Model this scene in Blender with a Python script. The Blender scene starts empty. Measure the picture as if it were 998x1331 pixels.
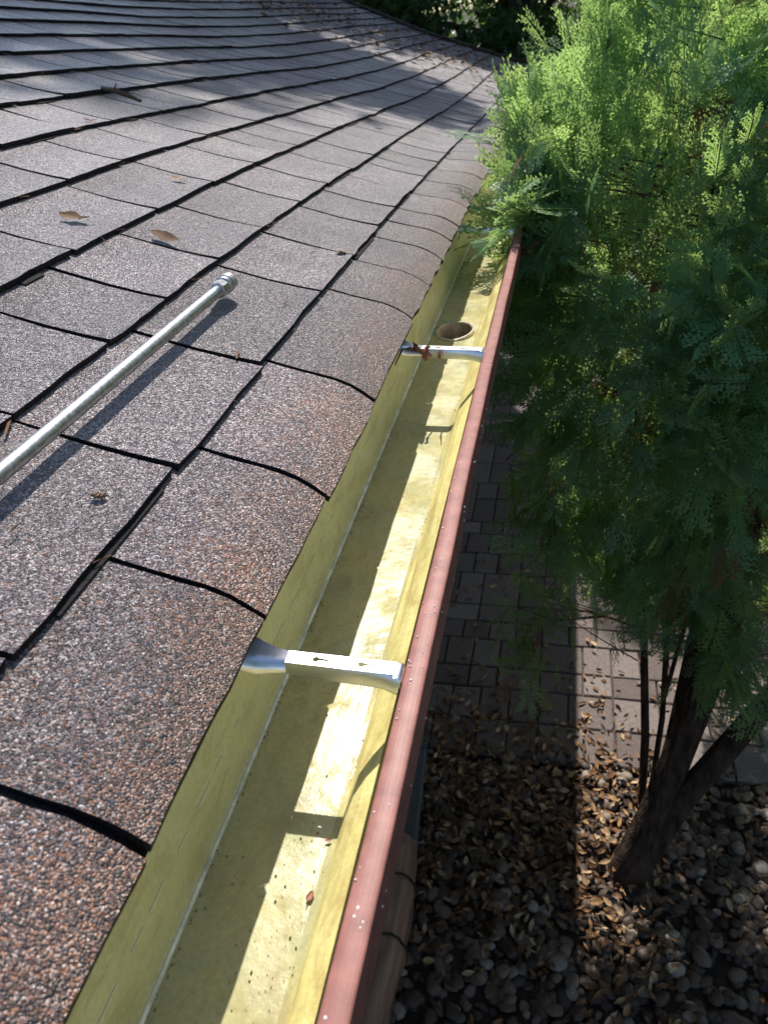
import bpy, bmesh, math, random
import numpy as np
from mathutils import Vector, Matrix

# ------------------------------------------------------------------ camera, world, sun
scene = bpy.context.scene
col = scene.collection
H = 2.85                                     # camera height above the ground (m)

cam_d = bpy.data.cameras.new("camera")
cam = bpy.data.objects.new("camera", cam_d)
col.objects.link(cam)
right = Vector((.97716, .19977, -.0770)).normalized()
back = Vector((.2090, -.8116, .5450)).normalized()
up = back.cross(right).normalized()
right = up.cross(back).normalized()
M = Matrix((right, up, back)).transposed().to_4x4()
M.translation = Vector((0, 0, H))
cam.matrix_world = M
cam_d.sensor_fit = 'VERTICAL'
cam_d.sensor_height = 36.0
cam_d.lens = 36.0 * 1000 / 1331
cam_d.clip_start = .02
cam_d.clip_end = 900
cam_d.dof.use_dof = True
cam_d.dof.focus_distance = .85
cam_d.dof.aperture_fstop = 13
scene.camera = cam

SUN = Vector((-.087, .61, .787)).normalized()
world = bpy.data.worlds.new("World")
scene.world = world
world.use_nodes = True
wn = world.node_tree.nodes
sky = wn.new("ShaderNodeTexSky")
sky.sky_type = 'NISHITA'
sky.sun_disc = False
sky.sun_elevation = math.asin(SUN.z)
sky.sun_rotation = math.atan2(SUN.x, SUN.y)
wn["Background"].inputs[1].default_value = .13
world.node_tree.links.new(sky.outputs[0], wn["Background"].inputs[0])
sun_d = bpy.data.lights.new("sun", 'SUN')
sun_d.energy = 4.6
sun_d.angle = math.radians(.5)
sun_d.color = (1, .95, .87)
sun_o = bpy.data.objects.new("sun", sun_d)
col.objects.link(sun_o)
sun_o.rotation_euler = SUN.to_track_quat('Z', 'Y').to_euler()
sun_o.location = (0, 0, 30)

scene.view_settings.view_transform = 'Standard'
scene.view_settings.look = 'None'
scene.view_settings.exposure = .52
scene.view_settings.gamma = 1
scene.render.engine = 'CYCLES'
scene.cycles.max_bounces = 8
scene.cycles.transparent_max_bounces = 8

R = random.Random(7)
rng = np.random.default_rng(11)

# ------------------------------------------------------------------ node helpers
def new_mat(name):
    m = bpy.data.materials.new(name)
    m.use_nodes = True
    nt = m.node_tree
    return m, nt, nt.nodes["Principled BSDF"]

def N(nt, t, **kw):
    n = nt.nodes.new(t)
    for k, v in kw.items():
        setattr(n, k, v)
    return n

def pos(nt, scale=(1, 1, 1)):
    g = N(nt, "ShaderNodeNewGeometry")
    mp = N(nt, "ShaderNodeMapping")
    mp.inputs["Scale"].default_value = scale
    nt.links.new(g.outputs["Position"], mp.inputs[0])
    return mp.outputs[0]

def noise(nt, vec, scale, detail=4, rough=.55, dist=0):
    n = N(nt, "ShaderNodeTexNoise")
    n.inputs["Scale"].default_value = scale
    n.inputs["Detail"].default_value = detail
    n.inputs["Roughness"].default_value = rough
    n.inputs["Distortion"].default_value = dist
    if vec is not None:
        nt.links.new(vec, n.inputs["Vector"])
    return n.outputs["Fac"]

def ramp(nt, fac, stops, interp='LINEAR'):
    r = N(nt, "ShaderNodeValToRGB")
    r.color_ramp.interpolation = interp
    els = r.color_ramp.elements
    while len(els) < len(stops):
        els.new(.5)
    for e, (p, c) in zip(els, stops):
        e.position = p
        e.color = (*c, 1) if isinstance(c, tuple) else (c, c, c, 1)
    nt.links.new(fac, r.inputs[0])
    return r.outputs[0]

def mix(nt, fac, a, b, kind='MIX'):
    m = N(nt, "ShaderNodeMix", data_type='RGBA', blend_type=kind)
    for s, v in ((0, fac), (6, a), (7, b)):
        if isinstance(v, bpy.types.NodeSocket):
            nt.links.new(v, m.inputs[s])
        elif s == 0:
            m.inputs[0].default_value = v
        else:
            m.inputs[s].default_value = (*v, 1)
    return m.outputs[2]

def math_n(nt, op, a, b=0.0, clamp=False):
    m = N(nt, "ShaderNodeMath", operation=op, use_clamp=clamp)
    for i, v in enumerate((a, b)):
        if isinstance(v, bpy.types.NodeSocket):
            nt.links.new(v, m.inputs[i])
        else:
            m.inputs[i].default_value = v
    return m.outputs[0]

def bump(nt, bsdf, height, dist, strength=1.0):
    b = N(nt, "ShaderNodeBump")
    b.inputs["Distance"].default_value = dist
    b.inputs["Strength"].default_value = strength
    nt.links.new(height, b.inputs["Height"])
    nt.links.new(b.outputs[0], bsdf.inputs["Normal"])

def setc(nt, bsdf, c):
    if isinstance(c, bpy.types.NodeSocket):
        nt.links.new(c, bsdf.inputs["Base Color"])
    else:
        bsdf.inputs["Base Color"].default_value = (*c, 1)

def attr(nt, name):
    a = N(nt, "ShaderNodeAttribute", attribute_name=name)
    return a.outputs["Fac"]

def sep_x(nt):
    g = N(nt, "ShaderNodeNewGeometry")
    s = N(nt, "ShaderNodeSeparateXYZ")
    nt.links.new(g.outputs["Position"], s.inputs[0])
    return s.outputs

# ------------------------------------------------------------------ materials
def mat_shingle():
    m, nt, b = new_mat("shingle_granules")
    p = pos(nt)
    v = N(nt, "ShaderNodeTexVoronoi", feature='F1')
    v.inputs["Scale"].default_value = 950
    nt.links.new(p, v.inputs["Vector"])
    sc = N(nt, "ShaderNodeSeparateColor")
    nt.links.new(v.outputs["Color"], sc.inputs[0])
    vc = N(nt, "ShaderNodeTexVoronoi", feature='F1')
    vc.inputs["Scale"].default_value = 640
    nt.links.new(p, vc.inputs["Vector"])
    scc = N(nt, "ShaderNodeSeparateColor")
    nt.links.new(vc.outputs["Color"], scc.inputs[0])
    f_ = math_n(nt, 'ADD', math_n(nt, 'MULTIPLY', scc.outputs[0], .66), math_n(nt, 'MULTIPLY', sc.outputs[0], .34))
    grey = ramp(nt, f_, [(0, (.020, .014, .017)), (.24, (.062, .046, .053)), (.42, (.145, .114, .125)),
                                    (.61, (.29, .248, .255)), (.81, (.68, .63, .61))], 'CONSTANT')
    brown = ramp(nt, f_, [(0, (.02, .015, .015)), (.26, (.06, .036, .032)), (.46, (.12, .062, .046)),
                                     (.64, (.30, .12, .05)), (.80, (.46, .38, .34))], 'CONSTANT')
    s = sep_x(nt)
    # rusty granules gather along the drooping eave edge and towards the near end; their darkness also paints in some shade
    near = math_n(nt, 'MULTIPLY', math_n(nt, 'SUBTRACT', .55, s[1], True), 1.5, True)
    eave = math_n(nt, 'MULTIPLY', math_n(nt, 'ADD', s[0], .30), 10.0, True)
    ln = noise(nt, p, 9, 3)
    w = math_n(nt, 'MULTIPLY', math_n(nt, 'ADD', math_n(nt, 'MAXIMUM', math_n(nt, 'MULTIPLY', near, .55), eave), .02),
               math_n(nt, 'MULTIPLY', ln, 2.2), True)
    pick = math_n(nt, 'LESS_THAN', scc.outputs[1], w)
    c = mix(nt, pick, grey, brown)
    t = math_n(nt, 'ADD', math_n(nt, 'MULTIPLY', attr(nt, "tint"), .62), .70)
    tb = N(nt, "ShaderNodeCombineColor")
    for i in range(3):
        nt.links.new(t, tb.inputs[i])
    c = mix(nt, 1.0, c, tb.outputs[0], 'MULTIPLY')
    blot = ramp(nt, noise(nt, p, 9, 5, .6), [(.3, (.68, .64, .68)), (.68, (1.22, 1.2, 1.18))])
    c = mix(nt, 1.0, c, blot, 'MULTIPLY')
    setc(nt, b, c)
    sc2 = N(nt, "ShaderNodeSeparateColor")
    nt.links.new(v.outputs["Color"], sc2.inputs[0])
    nt.links.new(ramp(nt, sc2.outputs[2], [(0, .20), (.5, .36), (1, .6)]), b.inputs["Roughness"])
    b.inputs["Specular IOR Level"].default_value = 1.0
    b.inputs["Sheen Weight"].default_value = .15
    b.inputs["Sheen Roughness"].default_value = .45
    hgt = math_n(nt, 'SUBTRACT', 1.0, math_n(nt, 'ADD', math_n(nt, 'MULTIPLY', v.outputs["Distance"], .4), math_n(nt, 'MULTIPLY', vc.outputs["Distance"], 1.1)))
    bump(nt, b, math_n(nt, 'ADD', hgt, math_n(nt, 'MULTIPLY', scc.outputs[2], .9)), .0013, 1.0)
    return m

def mat_simple(name, c, rough=.6, metal=0.0, nscale=0, namp=.3, spec=.5, bscale=0, bdist=.001, stretch=(1, 1, 1)):
    m, nt, b = new_mat(name)
    if nscale:
        lo = tuple(x * (1 - namp) for x in c)
        hi = tuple(min(1, x * (1 + namp)) for x in c)
        setc(nt, b, ramp(nt, noise(nt, pos(nt, stretch), nscale, 5), [(.3, lo), (.7, hi)]))
    else:
        setc(nt, b, c)
    b.inputs["Roughness"].default_value = rough
    b.inputs["Metallic"].default_value = metal
    b.inputs["Specular IOR Level"].default_value = spec
    if bscale:
        bump(nt, b, noise(nt, pos(nt, stretch), bscale, 4), bdist)
    return m

def mat_gutter(name, base, dark, rust, rust_amt, r0, r1, speck=True):
    m, nt, b = new_mat(name)
    p = pos(nt)
    ps = pos(nt, (1, .45, 1))
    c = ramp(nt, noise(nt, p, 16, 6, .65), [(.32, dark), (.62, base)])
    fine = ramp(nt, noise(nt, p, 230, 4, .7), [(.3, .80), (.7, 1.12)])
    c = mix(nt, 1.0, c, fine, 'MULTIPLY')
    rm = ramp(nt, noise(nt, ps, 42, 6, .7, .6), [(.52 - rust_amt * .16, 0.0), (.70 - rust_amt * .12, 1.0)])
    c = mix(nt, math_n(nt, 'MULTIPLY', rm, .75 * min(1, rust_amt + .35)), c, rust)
    if speck:
        v = N(nt, "ShaderNodeTexVoronoi", feature='F1')
        v.inputs["Scale"].default_value = 75
        nt.links.new(p, v.inputs["Vector"])
        area = ramp(nt, noise(nt, p, 11, 2), [(.5, .02), (.68, .13)])
        dot = math_n(nt, 'LESS_THAN', v.outputs["Distance"], area)
        c = mix(nt, math_n(nt, 'MULTIPLY', dot, .8), c, (.05, .035, .02))
    c = mix(nt, ramp(nt, noise(nt, pos(nt, (1, .5, 1)), 5, 5, .6), [(.45, 0.0), (.75, .45)]), c, dark)
    setc(nt, b, c)
    r = ramp(nt, noise(nt, p, 22, 4), [(.35, r0), (.65, r1)])
    nt.links.new(r, b.inputs["Roughness"])
    b.inputs["Specular IOR Level"].default_value = .5
    bump(nt, b, noise(nt, p, 120, 4, .6), .0004)
    return m

def mat_foliage(name, c1, c2, trans, tmix=.45):
    m, nt, b = new_mat(name)
    p = pos(nt)
    f = ramp(nt, noise(nt, p, 5, 3), [(.3, c1), (.7, c2)])
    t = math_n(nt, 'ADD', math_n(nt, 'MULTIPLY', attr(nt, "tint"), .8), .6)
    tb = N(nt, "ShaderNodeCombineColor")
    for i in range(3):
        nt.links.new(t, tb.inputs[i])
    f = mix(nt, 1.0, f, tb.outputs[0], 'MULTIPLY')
    setc(nt, b, f)
    b.inputs["Roughness"].default_value = .42
    b.inputs["Specular IOR Level"].default_value = .45
    tr = N(nt, "ShaderNodeBsdfTranslucent")
    nt.links.new(mix(nt, 1.0, trans, tb.outputs[0], 'MULTIPLY'), tr.inputs[0])
    ms = N(nt, "ShaderNodeMixShader")
    ms.inputs[0].default_value = tmix
    nt.links.new(b.outputs[0], ms.inputs[1])
    nt.links.new(tr.outputs[0], ms.inputs[2])
    nt.links.new(ms.outputs[0], nt.nodes["Material Output"].inputs[0])
    return m

def mat_tinted(name, stops, rough=.7, spec=.4, bscale=0, bdist=.001):
    m, nt, b = new_mat(name)
    c = ramp(nt, attr(nt, "tint"), stops)
    c = mix(nt, 1.0, c, ramp(nt, noise(nt, pos(nt), 60, 4), [(.3, .72), (.7, 1.2)]), 'MULTIPLY')
    setc(nt, b, c)
    b.inputs["Roughness"].default_value = rough
    b.inputs["Specular IOR Level"].default_value = spec
    if bscale:
        bump(nt, b, noise(nt, pos(nt), bscale, 4), bdist)
    return m

MS = mat_shingle()
M_under = mat_simple("asphalt_underlay", (.020, .018, .019), .9, nscale=400, namp=.7, bscale=300, bdist=.001, spec=.2)
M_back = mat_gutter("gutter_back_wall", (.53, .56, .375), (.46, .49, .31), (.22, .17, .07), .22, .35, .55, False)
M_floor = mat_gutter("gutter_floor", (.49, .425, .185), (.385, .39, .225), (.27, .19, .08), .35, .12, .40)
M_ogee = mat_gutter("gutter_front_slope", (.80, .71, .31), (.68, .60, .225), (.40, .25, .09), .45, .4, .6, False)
M_seam = mat_simple("sealant", (.60, .63, .56), .35, nscale=45, namp=.5)
M_lip = mat_simple("maroon_paint", (.285, .125, .105), .46, nscale=55, namp=.22, spec=.2, bscale=60, bdist=.0002)
M_alu = mat_simple("aluminium", (.82, .82, .84), .30, 1.0, nscale=120, namp=.08, stretch=(.3, 1, 1), bscale=50, bdist=.0003)
M_galv = mat_simple("galvanised_steel", (.44, .44, .43), .38, .95, nscale=220, namp=.35, bscale=90, bdist=.0003)
M_rubber = mat_simple("dull_cap", (.35, .30, .30), .45, .6, nscale=60)
M_dark = mat_simple("dark_hole", (.01, .01, .01), .9)
M_rusttube = mat_simple("outlet_tube", (.34, .27, .19), .55, nscale=60, namp=.5)
M_rim = mat_simple("outlet_rim", (.50, .46, .33), .45, nscale=70, namp=.45)
M_wall = mat_simple("render_wall", (.42, .36, .30), .85, nscale=30, namp=.2, bscale=150)
M_soffit = mat_simple("painted_board", (.22, .10, .085), .55, nscale=20, namp=.2)
M_down = mat_simple("grey_plastic", (.085, .095, .11), .35, nscale=10, namp=.15)
M_bark = mat_simple("fibrous_bark", (.052, .034, .025), .9, nscale=40, namp=.7, bscale=80, bdist=.012, stretch=(1, 1, .16), spec=.2)
M_timber = mat_simple("weathered_timber", (.22, .12, .08), .5, nscale=34, namp=.5, bscale=60, bdist=.003, stretch=(1, .1, 1), spec=.5)
M_twig = mat_simple("twig_bark", (.12, .075, .05), .85, nscale=60, namp=.4)
M_fol = mat_foliage("cypress_foliage", (.115, .245, .145), (.165, .315, .155), (.41, .58, .17), .54)
M_dead = mat_foliage("dead_spray", (.14, .065, .03), (.18, .085, .04), (.25, .10, .03), .3)
M_bgfol = mat_foliage("broad_foliage", (.035, .07, .025), (.06, .11, .035), (.12, .25, .04), .4)
M_leaf = mat_tinted("dry_leaf", [(0, (.07, .035, .018)), (.45, (.17, .085, .04)), (.8, (.33, .19, .09)), (1, (.50, .36, .22))], .8, .25)
M_leafred = mat_tinted("rusty_leaf", [(0, (.16, .05, .022)), (1, (.30, .10, .04))], .5, .5)
M_peb = mat_tinted("river_pebbles", [(0, (.045, .03, .022)), (.5, (.115, .076, .054)), (.85, (.195, .14, .105)), (1, (.38, .32, .26))], .6, .4)
M_soil = mat_simple("soil", (.05, .035, .026), .95, nscale=14, namp=.5, bscale=50, bdist=.01, spec=.2)
M_sand = mat_simple("jointing_sand", (.09, .075, .065), .95, nscale=60, namp=.4, spec=.2)
M_paver = mat_tinted("concrete_paver", [(0, (.115, .088, .08)), (.5, (.16, .128, .118)), (1, (.215, .178, .165))], .8, .35, 220, .0012)
M_drop, _nt, _b = new_mat("water_drop")
_b.inputs["Base Color"].default_value = (.78, .72, .70, 1)  # pale, nearly opaque colour paints in the bright glints of the drops
_b.inputs["Roughness"].default_value = .06
_b.inputs["Transmission Weight"].default_value = .15
_b.inputs["IOR"].default_value = 1.33

# ------------------------------------------------------------------ object helpers
def tag(o, label=None, cat=None, group=None, kind=None):
    for k, v in (("label", label), ("category", cat), ("group", group), ("kind", kind)):
        if v:
            o[k] = v
    return o

def empty(name, loc, label, cat, group=None):
    o = bpy.data.objects.new(name, None)
    o.empty_display_size = .1
    o.location = loc
    col.objects.link(o)
    return tag(o, label, cat, group)

def link(name, me, mats, parent=None, smooth=False):
    if not isinstance(mats, (list, tuple)):
        mats = [mats]
    if me.materials:
        me.materials.clear()
    for m in mats:
        me.materials.append(m)
    o = bpy.data.objects.new(name, me)
    col.objects.link(o)
    if parent is not None:
        o.parent = parent
        # world-space mesh data under a placed parent: cancel the parent's offset
        o.matrix_parent_inverse = Matrix.Translation(-Vector(world_loc(parent)))
    if smooth:
        me.polygons.foreach_set("use_smooth", [True] * len(me.polygons))
    return o

def world_loc(o):
    v = Vector(o.location)
    if o.parent is not None:
        v = v + o.matrix_parent_inverse.translation + Vector(world_loc(o.parent))
    return v

def mesh_py(name, verts, faces, mat_idx=None):
    me = bpy.data.meshes.new(name)
    me.from_pydata([tuple(v) for v in verts], [], faces)
    if mat_idx is not None:
        me.polygons.foreach_set("material_index", mat_idx)
    me.update()
    return me

def mesh_np(name, V, F, tint=None):
    """V (n,3), F (m,k) constant k, tint per face"""
    me = bpy.data.meshes.new(name)
    V = np.ascontiguousarray(V, dtype=np.float32)
    F = np.ascontiguousarray(F, dtype=np.int32)
    k = F.shape[1]
    me.vertices.add(len(V)); me.vertices.foreach_set("co", V.ravel())
    me.loops.add(F.size); me.loops.foreach_set("vertex_index", F.ravel())
    me.polygons.add(len(F))
    me.polygons.foreach_set("loop_start", np.arange(0, F.size, k, dtype=np.int32))
    me.polygons.foreach_set("loop_total", np.full(len(F), k, dtype=np.int32))
    me.update(calc_edges=True)
    if tint is not None:
        set_tint(me, tint)
    return me

def set_tint(me, t):
    a = me.attributes.new("tint", 'FLOAT', 'FACE')
    if np.isscalar(t):
        t = np.full(len(me.polygons), t)
    a.data.foreach_set("value", np.ascontiguousarray(t, dtype=np.float32))

class MB:
    def __init__(self):
        self.v = []; self.f = []; self.m = []
    def add(self, vs, fs, mi=0):
        o = len(self.v)
        self.v += [tuple(x) for x in vs]
        self.f += [tuple(i + o for i in f) for f in fs]
        self.m += [mi] * len(fs)
    def box(self, a, b, mi=0):
        (x0, y0, z0), (x1, y1, z1) = a, b
        self.add([(x0, y0, z0), (x1, y0, z0), (x1, y1, z0), (x0, y1, z0), (x0, y0, z1), (x1, y0, z1), (x1, y1, z1), (x0, y1, z1)],
                 [(0, 3, 2, 1), (4, 5, 6, 7), (0, 1, 5, 4), (1, 2, 6, 5), (2, 3, 7, 6), (3, 0, 4, 7)], mi)
    def tube(self, pts, radii, n=10, mi=0, caps=True, rough=0, rr=None):
        pts = [Vector(p) for p in pts]
        rings = []
        ref = Vector((.3, .9, .2))
        for i, p in enumerate(pts):
            d = (pts[min(i + 1, len(pts) - 1)] - pts[max(i - 1, 0)]).normalized()
            if abs(d.dot(ref.normalized())) > .95:
                ref = Vector((1, 0, 0))
            a = d.cross(ref).normalized()
            b = d.cross(a).normalized()
            ring = []
            for k in range(n):
                an = 2 * math.pi * k / n
                q = radii[i] * (1 + (rr.uniform(-rough, rough) if rr else 0))
                ring.append(p + a * math.cos(an) * q + b * math.sin(an) * q)
            rings.append(ring)
        vs = [v for r in rings for v in r]
        fs = []
        for i in range(len(pts) - 1):
            for k in range(n):
                k2 = (k + 1) % n
                fs.append((i * n + k, i * n + k2, (i + 1) * n + k2, (i + 1) * n + k))
        if caps:
            fs.append(tuple(range(n)))
            fs.append(tuple((len(pts) - 1) * n + k for k in reversed(range(n))))
        self.add(vs, fs, mi)
    def mesh(self, name):
        return mesh_py(name, self.v, self.f, self.m)

# ------------------------------------------------------------------ roof geometry
TH = math.radians(18.43)
CT, ST = math.cos(TH), math.sin(TH)
HP = .39
YT = [-5, 0, .9, 1.3, 1.6, 2.2, 2.9, 3.5, 4.3, 5, 6, 7, 9]
DT = [0, 0, -.003, -.008, -.018, -.04, -.07, -.1, -.122, -.133, -.14, -.16, -.17]
def sag(y):
    return float(np.interp(y, YT, DT))
def rp(u, y, n=0.0):
    """u = distance up the slope, y along the eave, n = height above the roof plane"""
    w = .45 + .55 * min(1, max(0, (u - .07) / .13))
    b = n - HP + sag(y) * w
    if u < .128:
        b -= (.128 - u) ** 2 * 5.3
    return Vector((-u * CT + b * ST, y, H + u * ST + b * CT))
def gz(y):
    return H + sag(y) * .40

YF = 7.35      # far end of the roof
def y_end(u):
    return YF + max(0, u - 1.0) * .95
U_RIDGE = 3.1

house = empty("house", (-3.0, 3.0, 0), "house with grey shingled roof sloping down to the gutter", "house")

# deck under the shingles, ridge and back slope
mb = MB()
ys = [-1.2 + i * .3 for i in range(40)]
us = [.077, .09, .105, .13, .2, .5, 1, 1.6, 2.3, U_RIDGE]
g = []
for u in us:
    row = []
    for i, y in enumerate(ys):
        row.append(rp(u, min(y, y_end(u)), -.0075))
    g.append(row)
vs = [v for r in g for v in r]
nY = len(ys)
fs = [(i * nY + j, i * nY + j + 1, (i + 1) * nY + j + 1, (i + 1) * nY + j) for i in range(len(us) - 1) for j in range(nY - 1)]
mb.add(vs, fs)
# underside
vs2 = [v - Vector((0, 0, .005)) for v in vs]
mb.add(vs2, [tuple(reversed(f)) for f in fs])
# back slope
a, b_ = rp(U_RIDGE, -1.2, -.0075), rp(U_RIDGE, y_end(U_RIDGE), -.0075)
mb.add([a, b_, b_ + Vector((-2.9, 0, -.98)), a + Vector((-2.9, 0, -.98))], [(0, 1, 2, 3)])
roof = link("roof", mb.mesh("roof"), M_under, house)

# shingles -----------------------------------------------------------
SL = {0: [-.05, .205, .391, .557, .757, 1.017, 1.171, 1.319, 1.445, 1.56, 1.728, 1.9, 2.071],
      1: [-.12, .06, .281, .512, .73, .979, 1.165, 1.36, 1.52, 1.71, 1.9],
      2: [-.1, .09, .30, .509, .678, .814, .98, 1.16, 1.361, 1.55],
      3: [.1, .3, .5, .69, .865, 1.097, 1.313, 1.528, 1.693],
      4: [.4, .62, .86, 1.101, 1.272, 1.451, 1.64]}
NC = 17
u_low = [.072] + [.198 + .143 * k for k in range(NC)]

def shingle_geo(k, y0, y1, rr):
    u0, u1 = u_low[k], u_low[k + 1] + .018
    L = y1 - y0
    th = .0066 + rr.uniform(-.0008, .0018)
    if k == 0:
        fu = [0, .1, .2, .32, .45, .6, .78, 1]
    else:
        fu = [0, .18, .45, 1] if y0 < 3.5 else [0, .3, 1]
    nv = 6 if y0 < 1.6 else (4 if y0 < 2.8 else 2)
    skew = rr.uniform(-.005, .005)
    ul = rr.uniform(-.0015, .0015) - (.004 if rr.random() < .16 else 0)
    gp = .0027 if k == 0 else .0033
    lo, hi = y0 + gp + rr.uniform(0, .0009), y1 - gp
    lift = rr.uniform(-.0006, .0016) + (.002 if rr.random() < .12 else 0)
    V = []; F = []
    nu = len(fu)
    for i, f in enumerate(fu):
        for j in range(nv + 1):
            t = j / nv
            u = u0 + (u1 - u0) * f
            if i == 0:
                u += ul + rr.uniform(-.0015, .0015)
            y = lo + (hi - lo) * t + skew * (f - .3)
            if 0 < j < nv:
                y += rr.uniform(-.004, .004)
            elif 0 < i:
                y += rr.uniform(-.0007, .0007)
            n = -.0048 + (.0080 + lift) * (1 - f) ** 2.4
            V.append(rp(u, y, n))
    W = nv + 1
    for i in range(nu - 1):
        for j in range(nv):
            F.append((i * W + j, i * W + j + 1, (i + 1) * W + j + 1, (i + 1) * W + j))
    ntop = len(F)
    # skirt: lower edge and both sides
    base = len(V)
    nrm = Vector((ST, 0, CT))
    rim = [(0, j) for j in range(nv + 1)]
    for (i, j) in rim:
        V.append(V[i * W + j] - nrm * th)
    for j in range(nv):
        F.append((base + j, base + j + 1, j + 1, j))
    for j in (0, nv):
        b2 = len(V)
        for i in range(nu):
            V.append(V[i * W + j] - nrm * th)
        for i in range(nu - 1):
            q = (i * W + j, (i + 1) * W + j, b2 + i + 1, b2 + i)
            F.append(q if j == 0 else tuple(reversed(q)))
    # second laminate layer peeping out under some tabs
    if k > 0 and rr.random() < .42:
        s0, s1 = sorted((rr.uniform(0, .6), rr.uniform(.4, 1)))
        b3 = len(V)
        e = rr.uniform(.003, .007)
        for uu, nn in ((u0 - e, -.0022), (u0 + .01, -.0022), (u0 - e, -.0062)):
            for s in (s0, s1):
                V.append(rp(uu, y0 + L * s, nn))
        F += [(b3, b3 + 1, b3 + 3, b3 + 2), (b3 + 4, b3 + 5, b3 + 1, b3)]
    return V, F, [0 if i < ntop else 1 for i in range(len(F))]

items = []
rs = random.Random(21)
for k in range(NC):
    slots = list(SL.get(k, [-.1 + rs.uniform(0, .1) + (.3 if k > 5 else 0)]))
    while slots[-1] < y_end(u_low[k]):
        slots.append(slots[-1] + rs.choice((.10, .12, .14, .16, .17, .2, .22)))
    slots[-1] = y_end(u_low[k])
    if slots[-1] - slots[-2] < .04:
        slots.pop(-2)
    for y0, y1 in zip(slots, slots[1:]):
        c = rp(u_low[k] + .07, (y0 + y1) / 2)
        d = c - Vector((0, 0, H))
        depth = -d.dot(back)
        px, py = 384 + 768 * d.dot(right) / max(depth, .01), 512 - 768 * d.dot(up) / max(depth, .01)
        vis = depth > .1 and -90 < px < 800 and -60 < py < 1120
        size = (y1 - y0) * .14 / max(depth, .05) ** 3 if vis else 0   # rough image area
        items.append((size, k, y0, y1))
items.sort(key=lambda t: -t[0])
rest_v, rest_f, rest_t, rest_m = [], [], [], []
for idx, (sz, k, y0, y1) in enumerate(items):
    V, F, MI_ = shingle_geo(k, y0, y1, rs)
    t = rs.random() if rs.random() < .75 else rs.uniform(.0, .25)
    if idx < 300:
        me = mesh_py("shingle", V, F, MI_)
        set_tint(me, t)
        link("shingle", me, [MS, M_under], roof)
    else:
        o = len(rest_v)
        rest_v += V
        rest_f += [tuple(i + o for i in f) for f in F]
        rest_t += [t] * len(F)
        rest_m += MI_
me = mesh_py("shingle_field", rest_v, rest_f, rest_m)
set_tint(me, np.array(rest_t))
tag(link("shingle_field", me, [MS, M_under], roof), kind="stuff")

# hip / ridge caps along the far end and upper courses beyond the detailed ones
mb = MB()
for i in range(30):
    u = .15 + i * .1
    p0, p1 = rp(u, y_end(u) - .03, .012), rp(u + .12, y_end(u + .12) - .03, .004)
    w = Vector((0, .09, -.02))
    mb.add([p0 - w * .8, p0 + Vector((0, .02, .012)), p0 + w, p1 + w, p1 + Vector((0, .02, .012)), p1 - w * .8],
           [(0, 1, 4, 5), (1, 2, 3, 4)])
me = mb.mesh("edge_cap"); set_tint(me, .3)
link("edge_cap", me, MS, house)
mb = MB()
p = [rp(u_low[-1] - .01, -1.2, -.003), rp(u_low[-1] - .01, y_end(2.3), -.003), rp(U_RIDGE, y_end(U_RIDGE), .0), rp(U_RIDGE, -1.2, .0)]
mb.add(p, [(0, 1, 2, 3)])
me = mb.mesh("upper_roofing"); set_tint(me, .5)
link("upper_roofing", me, MS, house)

# walls, soffit, fascia
mb = MB(); mb.box((-5.4, -1.0, 0), (-.74, 7.0, 2.30))
link("wall", mb.mesh("wall"), M_wall, house)
mb = MB(); mb.box((-.745, -1.1, 2.30), (-.262, 7.1, 2.32))
link("soffit", mb.mesh("soffit"), M_soffit, house)
mb = MB()
for i in range(24):
    y = -1.1 + i * .35
    a0, a1 = gz(y) - H, gz(y + .35) - H
    vs = []
    for yy, dz in ((y, a0), (y + .35, a1)):
        vs += [(-.262, yy, 2.30 + dz), (-.236, yy, 2.30 + dz), (-.236, yy, 2.458 + dz), (-.262, yy, 2.458 + dz)]
    mb.add(vs, [(0, 1, 2, 3), (7, 6, 5, 4), (1, 5, 6, 2), (3, 2, 6, 7), (0, 4, 5, 1), (0, 3, 7, 4)])
link("fascia", mb.mesh("fascia"), M_soffit, house)

# ------------------------------------------------------------------ rain gutter
gut = empty("rain_gutter", (-.16, 1.0, H - .505),
            "long rain gutter with yellow green stained inside and maroon front lip", "gutter")
# profile points (x, z relative to camera height): inner surface
PROF = [(-.231, -.385, 0), (-.231, -.44, 0), (-.2302, -.5015, 0), (-.2290, -.5042, 0), (-.2262, -.505, 0),
        (-.146, -.506, 1), (-.141, -.505, 1), (-.1375, -.499, 2), (-.1345, -.490, 2), (-.130, -.480, 2),
        (-.122, -.469, 2), (-.112, -.459, 2), (-.104, -.449, 2), (-.1005, -.438, 2), (-.0995, -.424, 2)]
GY0, GY1 = -.9, 7.3
yy = [GY0]
while yy[-1] < GY1:
    y = yy[-1]
    yy.append(min(GY1, y + (.02 if y < 3 else .2)))
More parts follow.
